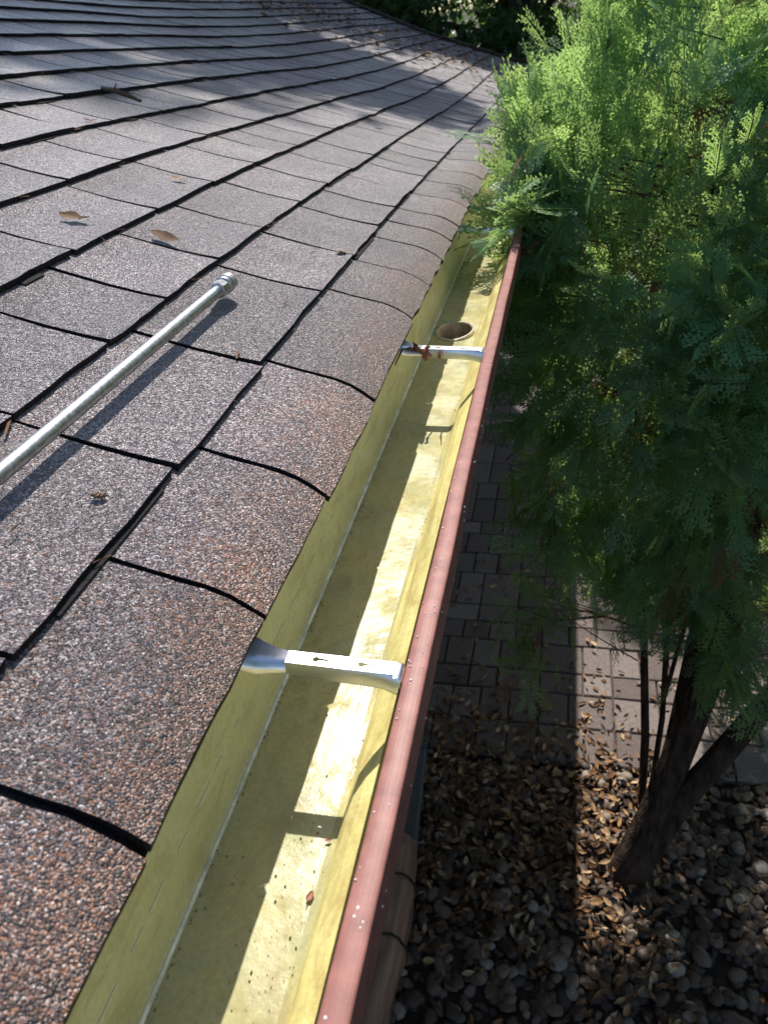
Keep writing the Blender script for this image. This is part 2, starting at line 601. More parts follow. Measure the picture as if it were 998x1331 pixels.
# exact rows at the outlet patch
OY0, OY1 = 1.30, 1.44
yy = sorted(set([y for y in yy if abs(y - OY0) > .011 and abs(y - OY1) > .011] + [OY0, OY1]))
gr = random.Random(5)
wob = {}
def prof_pt(i, y, off=0.0):
    x, z, _ = PROF[i]
    # the folded sheet is a little wavy lengthways
    if 6 <= i <= 12:
        x += .0012 * math.sin(y * 9 + i) + .0007 * math.sin(y * 31 + 2 * i)
        z += .0010 * math.sin(y * 17 + i * .7)
    return Vector((x, y, gz(y) + z - off))
mb = MB()
nP = len(PROF)
V = []
for y in yy:
    for i in range(nP):
        V.append(prof_pt(i, y))
F, MI = [], []
for r in range(len(yy) - 1):
    for i in range(nP - 1):
        if i == 4 and OY0 - 1e-6 <= yy[r] and yy[r + 1] <= OY1 + 1e-6:
            continue
        F.append((r * nP + i, r * nP + i + 1, (r + 1) * nP + i + 1, (r + 1) * nP + i))
        MI.append(PROF[i + 1][2] if i != 4 else 1)
# outer skin (the sheet has thickness), front face and underside
off = len(V)
OUT = [(-.2335, -.385), (-.2335, -.5075), (-.139, -.5085), (-.134, -.497), (-.1265, -.480), (-.112, -.464), (-.100, -.455), (-.088, -.450), (-.0845, -.440), (-.0840, -.421)]
nO = len(OUT)
rows_o = [GY0 + i * (GY1 - GY0) / 40 for i in range(41)]
for y in rows_o:
    for x, z in OUT:
        V.append(Vector((x, y, gz(y) + z)))
for r in range(40):
    for i in range(nO - 1):
        if i == 1 and r in (10, 11):      # open underneath, where the outlet drops through
            continue
        F.append((off + r * nO + i, off + (r + 1) * nO + i, off + (r + 1) * nO + i + 1, off + r * nO + i + 1))
        MI.append(3)
me = mesh_py("trough", V, F, MI)
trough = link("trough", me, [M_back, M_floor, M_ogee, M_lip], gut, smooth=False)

# floor patch with the outlet hole (flush with the floor rows around it)
OX, OYC, OR = -.1855, 1.368, .032
bm = bmesh.new()
x0, x1 = PROF[4][0], PROF[5][0]
rows = [y for y in yy if OY0 - 1e-6 <= y <= OY1 + 1e-6]
outer = [bm.verts.new(prof_pt(4, y)) for y in rows] + [bm.verts.new(prof_pt(5, y)) for y in reversed(rows)]
zc = gz(OYC) - .5052
inner = [bm.verts.new((OX + OR * math.cos(2 * math.pi * k / 28), OYC + OR * 1.35 * math.sin(2 * math.pi * k / 28), zc)) for k in range(28)]
es = [bm.edges.new((outer[i], outer[(i + 1) % len(outer)])) for i in range(len(outer))]
es += [bm.edges.new((inner[i], inner[(i + 1) % 28])) for i in range(28)]
bmesh.ops.triangle_fill(bm, edges=es, use_beauty=True)
me = bpy.data.meshes.new("floor_patch"); bm.to_mesh(me); bm.free()
# outlet: raised rim, tube and the dark elbow below
outlet_mb = MB()
rings = [(1.13, .0008), (1.10, .0026), (1.04, .0034), (.99, .0020), (.97, -.02), (.95, -.075)]
vs = []
for s, dz in rings:
    for k in range(28):
        an = 2 * math.pi * k / 28
        tilt = .004 * max(0, math.cos(an - .2)) if dz > .002 else 0
        vs.append((OX + OR * s * math.cos(an), OYC + OR * 1.35 * s * math.sin(an), zc + dz + tilt))
for i in range(len(rings) - 1):
    outlet_mb.add([], [])
fs = [(i * 28 + k, i * 28 + (k + 1) % 28, (i + 1) * 28 + (k + 1) % 28, (i + 1) * 28 + k) for i in range(len(rings) - 1) for k in range(28)]
outlet_mb.v += vs; outlet_mb.f += fs
outlet_mb.m += [0 if i < 3 * 28 else 1 for i in range(len(fs))]
outlet = link("outlet", outlet_mb.mesh("outlet"), [M_rim, M_rusttube], gut, smooth=True)
link("floor_patch", me, M_floor, gut)
mb = MB(); mb.tube([(OX - .01, OYC + .025, zc - .03), (OX - .01, OYC + .03, zc - .03)], [.004, .004], 8)
link("drain_hole", mb.mesh("drain_hole"), M_dark, outlet)
# downspout: elbow back to the wall and down
mb = MB()
path = [(OX, OYC, zc - .05), (OX, OYC, zc - .16), (OX - .2, OYC, zc - .3), (-.66, OYC, zc - .52), (-.69, OYC, zc - .6), (-.69, OYC, .22), (-.66, OYC + .02, .13)]
mb.tube(path, [.036] * 6 + [.034], 12, caps=False)
link("downspout", mb.mesh("downspout"), M_rusttube, gut, smooth=True)

# sealant line in the back crease and thin pale scratch along the back wall
mb = MB()
vs = []
for i in range(330):
    y = -.5 + i * .01
    w = gr.uniform(.0006, .0015)
    z = gz(y)
    vs += [(-.2290, y, z - .5036), (-.2286 + w * .1, y, z - .5037 + gr.uniform(-.0002, .0002)), (-.2279 + w * .3, y, z - .5042), (-.2273 + w * .5, y, z - .5047)]
mb.add(vs, [(4 * i + j, 4 * i + j + 1, 4 * i + 5 + j, 4 * i + 4 + j) for i in range(329) for j in range(3)])
tag(link("sealant_seam", mb.mesh("sealant_seam"), M_seam, gut))
mb = MB()
y = -.3
while y < 1.1:
    l = gr.uniform(.006, .03)
    z = gz(y) - .4575 + gr.uniform(-.0003, .0003)
    mb.box((-.2312, y, z), (-.2300, y + l, z + gr.uniform(.0005, .0010)))
    y += l + gr.uniform(.004, .03)
tag(link("scratch_line", mb.mesh("scratch_line"), mat_simple("bare_scratch", (.66, .66, .52), .5), gut), kind="stuff")

# the rolled maroon lip
LIP = [(-.0995, -.425), (-.1005, -.4165), (-.1001, -.4152), (-.0992, -.4143), (-.0972, -.41375), (-.0948, -.4134), (-.0922, -.4133), (-.0896, -.4134), (-.0868, -.41375), (-.0850, -.4142), (-.0840, -.4152), (-.0836, -.421), (-.0836, -.440), (-.0838, -.449), (-.0865, -.4535), (-.0915, -.4545)]
mb = MB()
rowsl = [GY0 + i * .03 for i in range(int((GY1 - GY0) / .03) + 1)]
V = []
for y in rowsl:
    dx = .0006 * math.sin(y * 5) + .0003 * math.sin(y * 23 + 1)
    dzz = .0004 * math.sin(y * 11)
    for x, z in LIP:
        V.append((x + dx, y, gz(y) + z + dzz))
nL = len(LIP)
mb.add(V, [(r * nL + i, (r + 1) * nL + i, (r + 1) * nL + i + 1, r * nL + i + 1) for r in range(len(rowsl) - 1) for i in range(nL - 1)])
me = mb.mesh("lip")
link("lip", me, M_lip, gut)
# the thin yellow-green painted inner hem under the lip
mb = MB()
V = []
for y in rowsl:
    V += [(-.1015, y, gz(y) - .432), (-.1022, y, gz(y) - .4185)]
mb.add(V, [(2 * r, 2 * r + 2, 2 * r + 3, 2 * r + 1) for r in range(len(rowsl) - 1)])
link("inner_hem", mb.mesh("inner_hem"), mat_simple("hem_paint", (.50, .48, .20), .45, nscale=40, namp=.25), gut)
# water drops and grit on the lip
V, F, o = [], [], 0
bmd = bmesh.new(); bmesh.ops.create_icosphere(bmd, subdivisions=2, radius=1)
bmd1 = bmesh.new(); bmesh.ops.create_icosphere(bmd1, subdivisions=1, radius=1)
dv1 = np.array([v.co[:] for v in bmd1.verts]); df1 = np.array([[v.index for v in f.verts] for f in bmd1.faces]); bmd1.free()
dv = np.array([v.co[:] for v in bmd.verts]); df = np.array([[v.index for v in f.verts] for f in bmd.faces]); bmd.free()
for i in range(64):
    y = gr.uniform(.16, 1.6) if i > 30 else gr.uniform(.2, .7)
    r = gr.choice((.0004, .0005, .0006, .0007, .001))
    x = gr.uniform(-.0985, -.087)
    V.append(dv * np.array([r, r * gr.uniform(1, 1.5), r * .7]) + np.array([x, y, gz(y) - .4137 + r * .35]))
    F.append(df + o); o += len(dv)
for i in range(26):
    y = gr.uniform(.2, .9); r = gr.uniform(.0005, .0012)
    V.append(dv * r + np.array([-.0834, y, gz(y) - gr.uniform(.421, .447)])); F.append(df + o); o += len(dv)
tag(link("water_drops", mesh_np("water_drops", np.vstack(V), np.vstack(F)), M_drop, gut, smooth=True), kind="stuff")

# hangers ------------------------------------------------------------
def keyhole(cx, cy, r, L, w):
    pts = []
    for k in range(14):
        an = math.radians(35 + k * (290 / 13))
        pts.append((cx + r * math.cos(an), cy + r * math.sin(an)))
    pts += [(cx + L, cy - w), (cx + L, cy + w)]
    return pts

def hanger_top_mesh(xa, xb, w):
    cu = bpy.data.curves.new("hanger_top", 'CURVE')
    cu.dimensions = '2D'; cu.fill_mode = 'BOTH'; cu.extrude = .0006
    L = xb - xa
    loops = [[(xa, -w), (xb, -w), (xb, w), (xa, w)],
             keyhole(xa + L * .27, .0003, .0029, .0105, .0010), keyhole(xa + L * .69, .0003, .0029, .0105, .0010)]
    for lp in loops:
        s = cu.splines.new('POLY'); s.points.add(len(lp) - 1)
        for q, (x, y) in zip(s.points, lp):
            q.co = (x, y, 0, 1)
        s.use_cyclic_u = True
    ob = bpy.data.objects.new("tmp", cu)
    me = bpy.data.meshes.new_from_object(ob)
    bpy.data.objects.remove(ob)
    return me

def make_hanger():
    h = bpy.data.objects.new("hanger", None)
    h.empty_display_size = .03
    col.objects.link(h)
    top = hanger_top_mesh(-.190, -.106, .0062)
    t = link("top_strap", top, M_alu); t.parent = h
    mb = MB()
    # front web (towards the near end), deepest in the middle
    xs = [-.190, -.17, -.15, -.13, -.115, -.106, -.1005]
    dz = [.011, .0125, .013, .0135, .014, .0165, .017]
    lean = [.0, .0008, .001, .001, .0014, .003, .0035]
    vs = []
    for x, d, l in zip(xs, dz, lean):
        vs += [(x, -.0062, .0002), (x, -.0072 - l, -.004), (x, -.0068 - l, -d)]
    mb.add(vs, [(3 * i, 3 * i + 3, 3 * i + 4, 3 * i + 1) for i in range(6)] + [(3 * i + 1, 3 * i + 4, 3 * i + 5, 3 * i + 2) for i in range(6)])
    # back web
    vs = []
    for x in xs:
        vs += [(x, .0062, .0002), (x, .0064, -.008)]
    mb.add(vs, [(2 * i, 2 * i + 1, 2 * i + 3, 2 * i + 2) for i in range(6)])
    w_ = link("web", mb.mesh("web"), M_alu, smooth=True); w_.parent = h
    # flared ear that runs back up under the shingles
    mb = MB()
    ear = [(-.190, -.0062, .0062, .0002, -.011), (-.200, -.0085, .0072, .0015, -.012), (-.211, -.013, .0095, .004, -.013), (-.222, -.0165, .0125, .008, -.012), (-.2305, -.0175, .0135, .012, -.010)]
    vs = []
    for x, ya, yb, z, d in ear:
        vs += [(x, yb, z), (x, (ya + yb) / 2, z - .0012), (x, ya, z - .001), (x, ya - .001, z + d * .9)]
    mb.add(vs, [(4 * i + j, 4 * i + j + 1, 4 * i + 5 + j, 4 * i + 4 + j) for i in range(4) for j in range(3)])
    e_ = link("ear", mb.mesh("ear"), M_alu, smooth=True); e_.parent = h
    # hook that curls under the lip
    mb = MB()
    vs = []
    for x, z in ((-.106, .0), (-.1025, .0), (-.1003, -.002), (-.0998, -.006), (-.1005, -.011), (-.104, -.015)):
        vs += [(x, -.009, z), (x, .0064, z)]
    mb.add(vs, [(2 * i, 2 * i + 1, 2 * i + 3, 2 * i + 2) for i in range(5)])
    k_ = link("hook", mb.mesh("hook"), M_alu, smooth=True); k_.parent = h
    return h
hang0 = make_hanger()
HANG = [(.402, .035, -.4125), (1.045, .045, -.416), (1.79, .03, -.42), (2.5, .03, -.42), (3.2, .03, -.42), (-.25, .03, -.4125)]
for i, (y, rz, z) in enumerate(HANG):
    if i == 0:
        hh = hang0
    else:
        hh = hang0.copy(); col.objects.link(hh)
        for ch in hang0.children:
            c = ch.copy(); col.objects.link(c); c.parent = hh
            c.matrix_parent_inverse = Matrix()
    hh.parent = gut
    hh.matrix_parent_inverse = Matrix.Translation(-gut.location)
    hh.location = (0, y, gz(y) + z)
    hh.rotation_euler = (0, .03, 0)

# specks of dirt in the gutter
V, F, o = [], [], 0
for i in range(190):
    if i < 70:
        x, y = gr.uniform(-.185, -.143), gr.triangular(.16, .40, .22)
    else:
        x, y = gr.uniform(-.225, -.143), gr.uniform(.15, 2.2)
    r = gr.choice((.0003, .0003, .0004, .0004, .0005, .0008))
    if r > .001 and gr.random() < .6: r = .0005
    V.append(dv1 * np.array([r, r * gr.uniform(.8, 1.9), r * .5]) + np.array([x, y, gz(y) - .505])); F.append(df1 + o); o += len(dv1)
sp = link("dirt_specks", mesh_np("dirt_specks", np.vstack(V), np.vstack(F)), mat_simple("dirt_speck", (.05, .03, .02), .8))
tag(sp, "dark dirt specks scattered on the yellow gutter floor", "dirt", kind="stuff")

# grit washed into the two folds of the gutter
V, F, o = [], [], 0
for i in range(2600):
    y = gr.uniform(.12, 2.4)
    if gr.random() < .7:
        x = -.1405 + gr.gauss(0, .0016); z = gz(y) - .5055 + max(0, (x + .1400) * 1.6)
        if math.sin(y * 37) + math.sin(y * 11 + 1) + gr.random() < .6:
            continue
    else:
        x = -.2262 + abs(gr.gauss(0, .002)); z = gz(y) - .5048
    r = gr.choice((.0002, .0003, .0003, .0004, .0006))
    V.append(dv1 * np.array([r, r * gr.uniform(.8, 2.6), r * .6]) + np.array([x, y, z])); F.append(df1 + o); o += len(dv1)
tag(link("fold_grit", mesh_np("fold_grit", np.vstack(V), np.vstack(F)), mat_simple("grit", (.13, .085, .04), .85, nscale=90, namp=.6)),
    "fine brown grit settled along the folds of the gutter floor", "grit", kind="stuff")
# ------------------------------------------------------------------ leaves
def leaf_mesh(L, W, curl, twist, rr, n=6, cup=.28):
    V, F = [], []
    for i in range(n + 1):
        t = i / n
        w = W * (math.sin(math.pi * min(1, t * .94 + .03)) ** .8) * (1 - .25 * t)
        x = L * (t - .5)
        zc = curl * L * (t - .5) ** 2 * .9 * (1 if t > .5 else .35) + rr.uniform(-.02, .03) * L
        w *= rr.uniform(.72, 1.15)
        tw = twist * (t - .5)
        for s in (-1, -.5, 0, .5, 1):
            yv = s * w
            zv = zc + abs(s) ** 1.4 * w * cup * (1.6 if s > 0 else .7) + rr.uniform(-.08, .08) * W
            V.append((x, yv * math.cos(tw) - zv * math.sin(tw), zv * math.cos(tw) + yv * math.sin(tw)))
    for i in range(n):
        for j in range(4):
            F.append((i * 5 + j, i * 5 + j + 1, i * 5 + 6 + j, i * 5 + 5 + j))
    # stalk
    b = len(V)
    V += [(-L * .5, -.0006, 0), (-L * .5, .0006, 0), (-L * .78, 0, .004)]
    F.append((b, b + 1, b + 2))
    return V, F

def place_leaf(name, loc, rot, L, W, curl, tint, label, mat=None, group=None, cat="leaf", seed=0):
    rr = random.Random(seed + 100)
    V, F = leaf_mesh(L, W, curl, rr.uniform(-1, 1), rr)
    me = mesh_py(name, V, F); set_tint(me, tint)
    o = link(name, me, mat or M_leaf, smooth=True)
    o.location = loc; o.rotation_euler = rot
    return tag(o, label, cat, group)

roof_rot = (0, TH, 0)
def on_roof(u, y, n=.0035):
    return rp(u, y, n)
RL = [(.539, .964, .038, .012, .5, .28, .3, "curled tan leaf on grey shingles, nearest the left side of roof"),
      (.424, .994, .046, .013, .8, .16, -.3, "largest curled brown leaf on shingles, beyond the metal pole tip"),
      (.525, 1.266, .024, .008, .4, .9, .2, "pale beige leaf scrap lying upslope of the largest brown leaf"),
      (.214, 1.158, .020, .0075, .4, .95, 1.2, "small yellowish leaf on shingles next to the eave course"),
      (.784, 1.46, .026, .006, .8, .7, .9, "small leaf scrap caught against a course edge below the twig"),
      (.406, 2.372, .024, .006, .7, .1, .4, "tiny dark leaf far along the sunny shingles")]
for i, (u, y, L, W, cu, ti, rz, lab) in enumerate(RL):
    place_leaf("dry_leaf", on_roof(u, y), (0, TH, rz), L, W, cu, ti, lab, seed=i, group="loose leaves on the roof")
mb = MB()
tw = [on_roof(.915, 1.75, .008), on_roof(.885, 1.745, .012), on_roof(.855, 1.752, .010), on_roof(.823, 1.747, .007)]
mb.tube(tw, [.004, .0045, .005, .0035], 7, rough=.2, rr=gr)
mb.tube([tw[1], tw[1] + Vector((.004, .012, .012))], [.002, .001], 5)
tag(link("twig", mb.mesh("twig"), M_twig), "short dark brown twig lying on the upper shingles", "twig")
bmk = MB()
for i in range(7):
    bmk.box(*(lambda c, r: ((c.x - r, c.y - r, c.z - r * .6), (c.x + r * 1.3, c.y + r, c.z + r * .6)))(on_roof(.228 + gr.uniform(-.004, .004), .446 + gr.uniform(-.004, .004), .004), gr.uniform(.0008, .0022)))
tag(link("dirt_crumb", bmk.mesh("dirt_crumb"), M_twig), "small dark crumb of dirt on shingle below the metal pole", "dirt crumb")

# leaves caught on the second hanger
zz = gz(1.045) - .409
GL = [((-.196, 1.030, zz), (.9, .5, 1.9), .046, .016, .5, .2, "dark rust leaf clinging to the back end of second hanger"),
      ((-.182, 1.026, zz - .002), (1.3, .2, 1.4), .044, .014, .3, .6, "rust brown leaf folded over the second hanger beside the back wall"),
      ((-.165, 1.024, zz - .006), (1.35, .3, 1.7), .046, .010, .3, .8, "narrow pointed rust leaf hanging down from the second hanger")]
for i, (l, r, L, W, cu, ti, lab) in enumerate(GL):
    place_leaf("caught_leaf", l, r, L, W, cu, ti, lab, M_leafred, "leaves caught on the hanger", seed=i + 20)
mb = MB(); mb.tube([(-.205, 1.035, zz + .002), (-.214, 1.02, zz + .006), (-.222, 1.0, zz - .01)], [.0022, .0018, .0008], 6)
tag(link("leaf_stalk", mb.mesh("leaf_stalk"), M_twig), "bent dark stalk at the back end of second hanger", "stalk")
place_leaf("leaf_fragment", (-.1475, .274, gz(.27) - .5035), (0, 0, 1.3), .008, .0028, .1, .5, "small red brown leaf fragment on the sunny gutter floor", M_leafred, seed=41)
place_leaf("seed_scrap", (-.146, .317, gz(.32) - .5035), (0, 0, .3), .005, .0018, .1, .0, "tiny dark seed on gutter floor by the hanger shadow", M_leafred, cat="seed", seed=42)

V, F, T, o = [], [], [], 0
nr_ = random.Random(15)
for i in range(420):
    k = nr_.randint(1, 13)
    y = nr_.uniform(.15, 5.0) ; u = u_low[k] - nr_.uniform(.0005, .006) if nr_.random() < .7 else u_low[k] + nr_.uniform(0, .14)
    L_, w_ = nr_.uniform(.002, .012), nr_.uniform(.0004, .0012)
    c = rp(u, y, .0012 if u < u_low[k] else .0045)
    an = nr_.gauss(math.pi / 2, .5)
    dx = Vector((-CT * math.cos(an), math.sin(an), ST * math.cos(an))) * L_
    dy = Vector((-CT * -math.sin(an), math.cos(an), ST * -math.sin(an))) * w_
    up_ = Vector((ST, 0, CT)) * .0009
    q = [c - dx - dy, c - dx + dy, c + dx + dy, c + dx - dy, c + up_]
    V += q; F += [(o, o + 1, o + 4), (o + 1, o + 2, o + 4), (o + 2, o + 3, o + 4), (o + 3, o, o + 4)]; T += [nr_.random() * .55] * 4; o += 5
me = mesh_py("joint_litter", V, F); set_tint(me, np.array(T))
tag(link("joint_litter", me, M_leaf), "tiny needles and crumbs caught along the shingle joints", "leaf litter", kind="stuff")

# ------------------------------------------------------------------ metal pole
pole = empty("metal_pole", rp(.29, .3, .018), "galvanised steel pole with threaded coupling lying along the shingles", "pole")
mb = MB()
p0, p1 = rp(.288, -.35, .0195), rp(.293, .86, .0165)
mb.tube([p0.lerp(p1, i / 24) for i in range(25)], [.0068] * 25, 18)
link("tube", mb.mesh("tube"), M_galv, pole, smooth=True)
ax = (p1 - p0).normalized()
mb = MB()
def ring_seq(start, segs, n, mb):
    pts, rad = [], []
    for d, r in segs:
        pts.append(start + ax * d); rad.append(r)
    mb.tube(pts, rad, n)
ring_seq(p1 - ax * .010, [(-.0005, .0075), (0, .0092), (.002, .0102), (.013, .0102), (.015, .009)], 8, mb)
link("hex_nut", mb.mesh("hex_nut"), M_galv, pole)
mb = MB()
ring_seq(p1 + ax * .005, [(0, .0085), (.001, .0108), (.006, .0108), (.007, .0098), (.009, .0098), (.010, .0112), (.018, .0112), (.019, .0100)], 22, mb)
link("coupling", mb.mesh("coupling"), M_galv, pole)
mb = MB()
ring_seq(p1 + ax * .0238, [(0, .0102), (.001, .0106), (.005, .0104), (.0065, .008)], 22, mb)
link("end_cap", mb.mesh("end_cap"), M_rubber, pole, smooth=True)

# ------------------------------------------------------------------ ground
me = mesh_py("ground", [(-400, -400, 0), (400, -400, 0), (400, 400, 0), (-400, 400, 0)], [(0, 1, 2, 3)])
tag(link("ground", me, M_soil), kind="structure")
mb = MB()
PX0, PX1, PY0, PY1 = -.72, 1.45, 2.36, 8.4
mb.add([(PX0, PY0, .006), (PX1, PY0, .006), (PX1, PY1, .006), (PX0, PY1, .006)], [(0, 1, 2, 3)])
path_o = tag(link("path", mb.mesh("path"), M_sand), kind="structure")
rv = random.Random(3)
def paver_geo(x0, x1, y0, y1):
    j = .0035
    x0 += j; x1 -= j; y0 += j; y1 -= j
    zt = .034 + rv.uniform(-.003, .003)
    a_, b2 = rv.uniform(-.0025, .0025), rv.uniform(-.0025, .0025)
    ch = .005
    vs = []
    for inset, z in ((0, .004), (0, zt - ch), (ch, zt)):
        for x, y, sx, sy in ((x0, y0, 1, 1), (x1, y0, -1, 1), (x1, y1, -1, -1), (x0, y1, 1, -1)):
            dz = (a_ * sx + b2 * sy) if z > .01 else 0
            vs.append((x + sx * inset + rv.uniform(-.0012, .0012), y + sy * inset + rv.uniform(-.0012, .0012), z + dz))
    fs = [(8, 9, 10, 11)]
    for l in (0, 4):
        for k in range(4):
            k2 = (k + 1) % 4
            fs.append((l + k, l + k2, l + 4 + k2, l + 4 + k))
    return vs, fs
pv = []
y = PY0 - .06
while y < PY1:
    hgt = rv.choice((.14, .2, .2, .2, .28))
    x = PX0 + rv.choice((-.13, -.06, 0))
    ph = rv.choice((0.015, .015, .085))
    x = PX0 - .13 + ph
    while x < PX1:
        w = rv.choice((.138, .138, .138, .207))
        pv.append((x, min(x + w, PX1 + .1), y, y + hgt)); x += w
    y += hgt
pv.sort(key=lambda q: (q[2] - 2.3) + max(0, q[0] - .9) * 2 + max(0, -.6 - q[0]) * 3)
rest = MB()
rest_t = []
for i, q in enumerate(pv):
    vs, fs = paver_geo(*q)
    t = rv.random()
    if i < 290:
        me = mesh_py("paver", vs, fs); set_tint(me, t)
        link("paver", me, M_paver, path_o)
    else:
        rest.add(vs, fs); rest_t += [t] * len(fs)
me = rest.mesh("paver_field"); set_tint(me, np.array(rest_t))
tag(link("paver_field", me, M_paver, path_o), kind="stuff")

def scatter(protoV, protoF, mats3, locs, tints):
    """protoV (n,3), mats3 (N,3,3), locs (N,3)"""
    Nn = len(locs)
    V = np.einsum('nij,kj->nki', mats3, protoV) + locs[:, None, :]
    F = protoF[None, :, :] + (np.arange(Nn) * len(protoV))[:, None, None]
    return V.reshape(-1, 3), F.reshape(-1, protoF.shape[1]), np.repeat(tints, len(protoF))

def rot_z(a):
    c, s = np.cos(a), np.sin(a); z = np.zeros_like(a); o = np.ones_like(a)
    return np.stack([np.stack([c, -s, z], -1), np.stack([s, c, z], -1), np.stack([z, z, o], -1)], -2)
def rot_x(a):
    c, s = np.cos(a), np.sin(a); z = np.zeros_like(a); o = np.ones_like(a)
    return np.stack([np.stack([o, z, z], -1), np.stack([z, c, -s], -1), np.stack([z, s, c], -1)], -2)
def rot_y(a):
    c, s = np.cos(a), np.sin(a); z = np.zeros_like(a); o = np.ones_like(a)
    return np.stack([np.stack([c, z, s], -1), np.stack([z, o, z], -1), np.stack([-s, z, c], -1)], -2)

# river pebbles
Vs, Fs, Ts, o = [], [], [], 0
for k in range(5):
    pvv = dv * (1 + .10 * np.sin(dv @ rng.normal(size=(3, 3)) * 2.2).sum(1, keepdims=True))
    n = 1300
    x = rng.uniform(-.74, 1.7, n); y_ = rng.uniform(.5, 2.62, n)
    keep = ~((y_ > 2.36) & (rng.random(n) < .75))
    x, y_ = x[keep], y_[keep]; n = len(x)
    s = .011 + .018 * rng.random(n) ** 1.5
    S = np.zeros((n, 3, 3)); S[:, 0, 0] = s * rng.uniform(.9, 1.45, n); S[:, 1, 1] = s; S[:, 2, 2] = s * rng.uniform(.38, .65, n)
    Rm = rot_z(rng.uniform(0, 6.28, n)) @ rot_x(rng.normal(0, .35, n)) @ S
    L = np.stack([x, y_, s * rng.uniform(.2, .9, n)], -1)
    V, F, T = scatter(pvv, df, Rm, L, rng.random(n) ** 1.3)
    Vs.append(V); Fs.append(F + o); Ts.append(T); o += len(V)
me = mesh_np("gravel", np.vstack(Vs), np.vstack(Fs), np.concatenate(Ts))
tag(link("gravel", me, M_peb, smooth=True), "brown and grey rounded river pebbles under the tree", "gravel", kind="stuff")

# leaf litter
def leaf_np(seed, n=3):
    V, F = leaf_mesh(1, .28, .35, .8, random.Random(seed), n)
    V, F = np.array(V[:-3]), np.array(F[:-1])
    return V, F
def litter(name, label, n, fx, zlo, zhi, size, tintf):
    Vs, Fs, Ts, o = [], [], [], 0
    for k in range(4):
        lv, lf = leaf_np(60 + k)
        x, y_ = fx(n // 4)
        m_ = len(x)
        s = rng.uniform(*size, m_)
        Rm = rot_z(rng.uniform(0, 6.28, m_)) @ rot_x(rng.normal(0, .55, m_)) @ rot_y(rng.normal(0, .35, m_)) * s[:, None, None]
        V, F, T = scatter(lv, lf, Rm, np.stack([x, y_, rng.uniform(zlo, zhi, m_)], -1), tintf(m_))
        Vs.append(V); Fs.append(F + o); Ts.append(T); o += len(V)
    me = mesh_np(name, np.vstack(Vs), np.vstack(Fs), np.concatenate(Ts))
    return tag(link(name, me, M_leaf), label, "leaf litter", kind="stuff")
def fx_thick(n):
    x = rng.uniform(-.55, .50, n); y_ = rng.normal(2.05, .36, n)
    k = (y_ > .9) & (y_ < 2.9) & ((x < .34) | (y_ < 1.75) | (rng.random(n) < .35))
    return x[k], y_[k]
litter("leaf_litter", "drift of dry brown leaves over gravel between the house and tree", 1500, fx_thick, .03, .055, (.026, .048), lambda n: rng.random(n))
def fx_sparse(n):
    x = rng.uniform(-.7, 1.4, n); y_ = 2.5 + rng.exponential(1.5, n)
    return x, y_
litter("path_litter", "scattered small pale leaves over the shaded pavers", 420, fx_sparse, .042, .05, (.022, .045), lambda n: rng.uniform(.4, 1, n))
def fx_right(n):
    return rng.uniform(.4, 2.2, n), rng.uniform(.6, 2.4, n)
litter("gravel_litter", "few dry leaves lying among the pebbles right of the trunk", 640, fx_right, .035, .05, (.03, .05), lambda n: rng.random(n))
# the leaves one can pick out in the sunny strip
lr = random.Random(77)
for i in range(48):
    x, y = lr.uniform(.195, .34), lr.uniform(1.15, 2.3)
    place_leaf("fallen_leaf", (x, y, .058 + lr.uniform(0, .012)), (lr.uniform(-.5, .5), lr.uniform(-.4, .4), lr.uniform(0, 6.3)),
               lr.uniform(.04, .06), lr.uniform(.010, .015), lr.uniform(.2, .7), lr.uniform(.35, 1),  # paler tints put some of the strip's sunlight into the leaf colour
               "curled dry leaf in the narrow sunlit strip beside the trunk", group="fallen leaves in the sunlit strip", seed=200 + i)
# debris lying on the far, shaded end of the roof
def roof_debris():
    Vs, Fs, Ts, o = [], [], [], 0
    for k in range(4):
        lv, lf = leaf_np(80 + k)
        n = 420
        u = rng.uniform(.2, 2.2, n); y_ = np.clip(rng.normal(5.6, .55, n) + rng.exponential(.5, n), 4.6, 7.3)
        s = rng.uniform(.015, .04, n)
        L = np.array([rp(a, b, .012)[:] for a, b in zip(u, y_)])
        Rm = rot_y(np.full(n, TH)) @ rot_z(rng.uniform(0, 6.28, n)) @ rot_x(rng.normal(0, .3, n)) * s[:, None, None]
        V, F, T = scatter(lv, lf, Rm, L, rng.random(n) * .8)
        Vs.append(V); Fs.append(F + o); Ts.append(T); o += len(V)
    me = mesh_np("roof_debris", np.vstack(Vs), np.vstack(Fs), np.concatenate(Ts))
    tag(link("roof_debris", me, M_leaf), "brown leaf debris gathered at the far shaded end of roof", "leaf litter", kind="stuff")
roof_debris()

# weathered timber at the foot of the wall (two checks across it)
tim = empty("weathered_log", (-.57, 1.2, 0), "weathered brown log with dark cracks lying below the gutter lip", "log")
mb = MB()
pts, rad = [], []
for i in range(17):
    y = .55 + i * .075
    bul = math.exp(-((y - 1.42) / .42) ** 2)
    pts.append((-.545 + .004 * math.sin(i * 2.1), y, .115))
    rad.append(.098 + .034 * bul + lr.uniform(-.003, .003) - (.02 if i == 16 else 0))
mb.tube(pts, rad, 20, rough=.035, rr=lr)
link("log_body", mb.mesh("log_body"), M_timber, tim, smooth=True)
for y in (1.36, 1.58):
    mb = MB()
    pp = []
    for k in range(9):
        an = math.radians(-20 + k * 14)
        r = .136
        pp.append((-.545 + r * math.cos(an), y + .006 * math.sin(k * 1.7) - k * .004, .115 + r * math.sin(an)))
    mb.tube(pp, [.002] + [.0045] * 7 + [.002], 5)
    link("crack", mb.mesh("crack"), M_dark, tim)
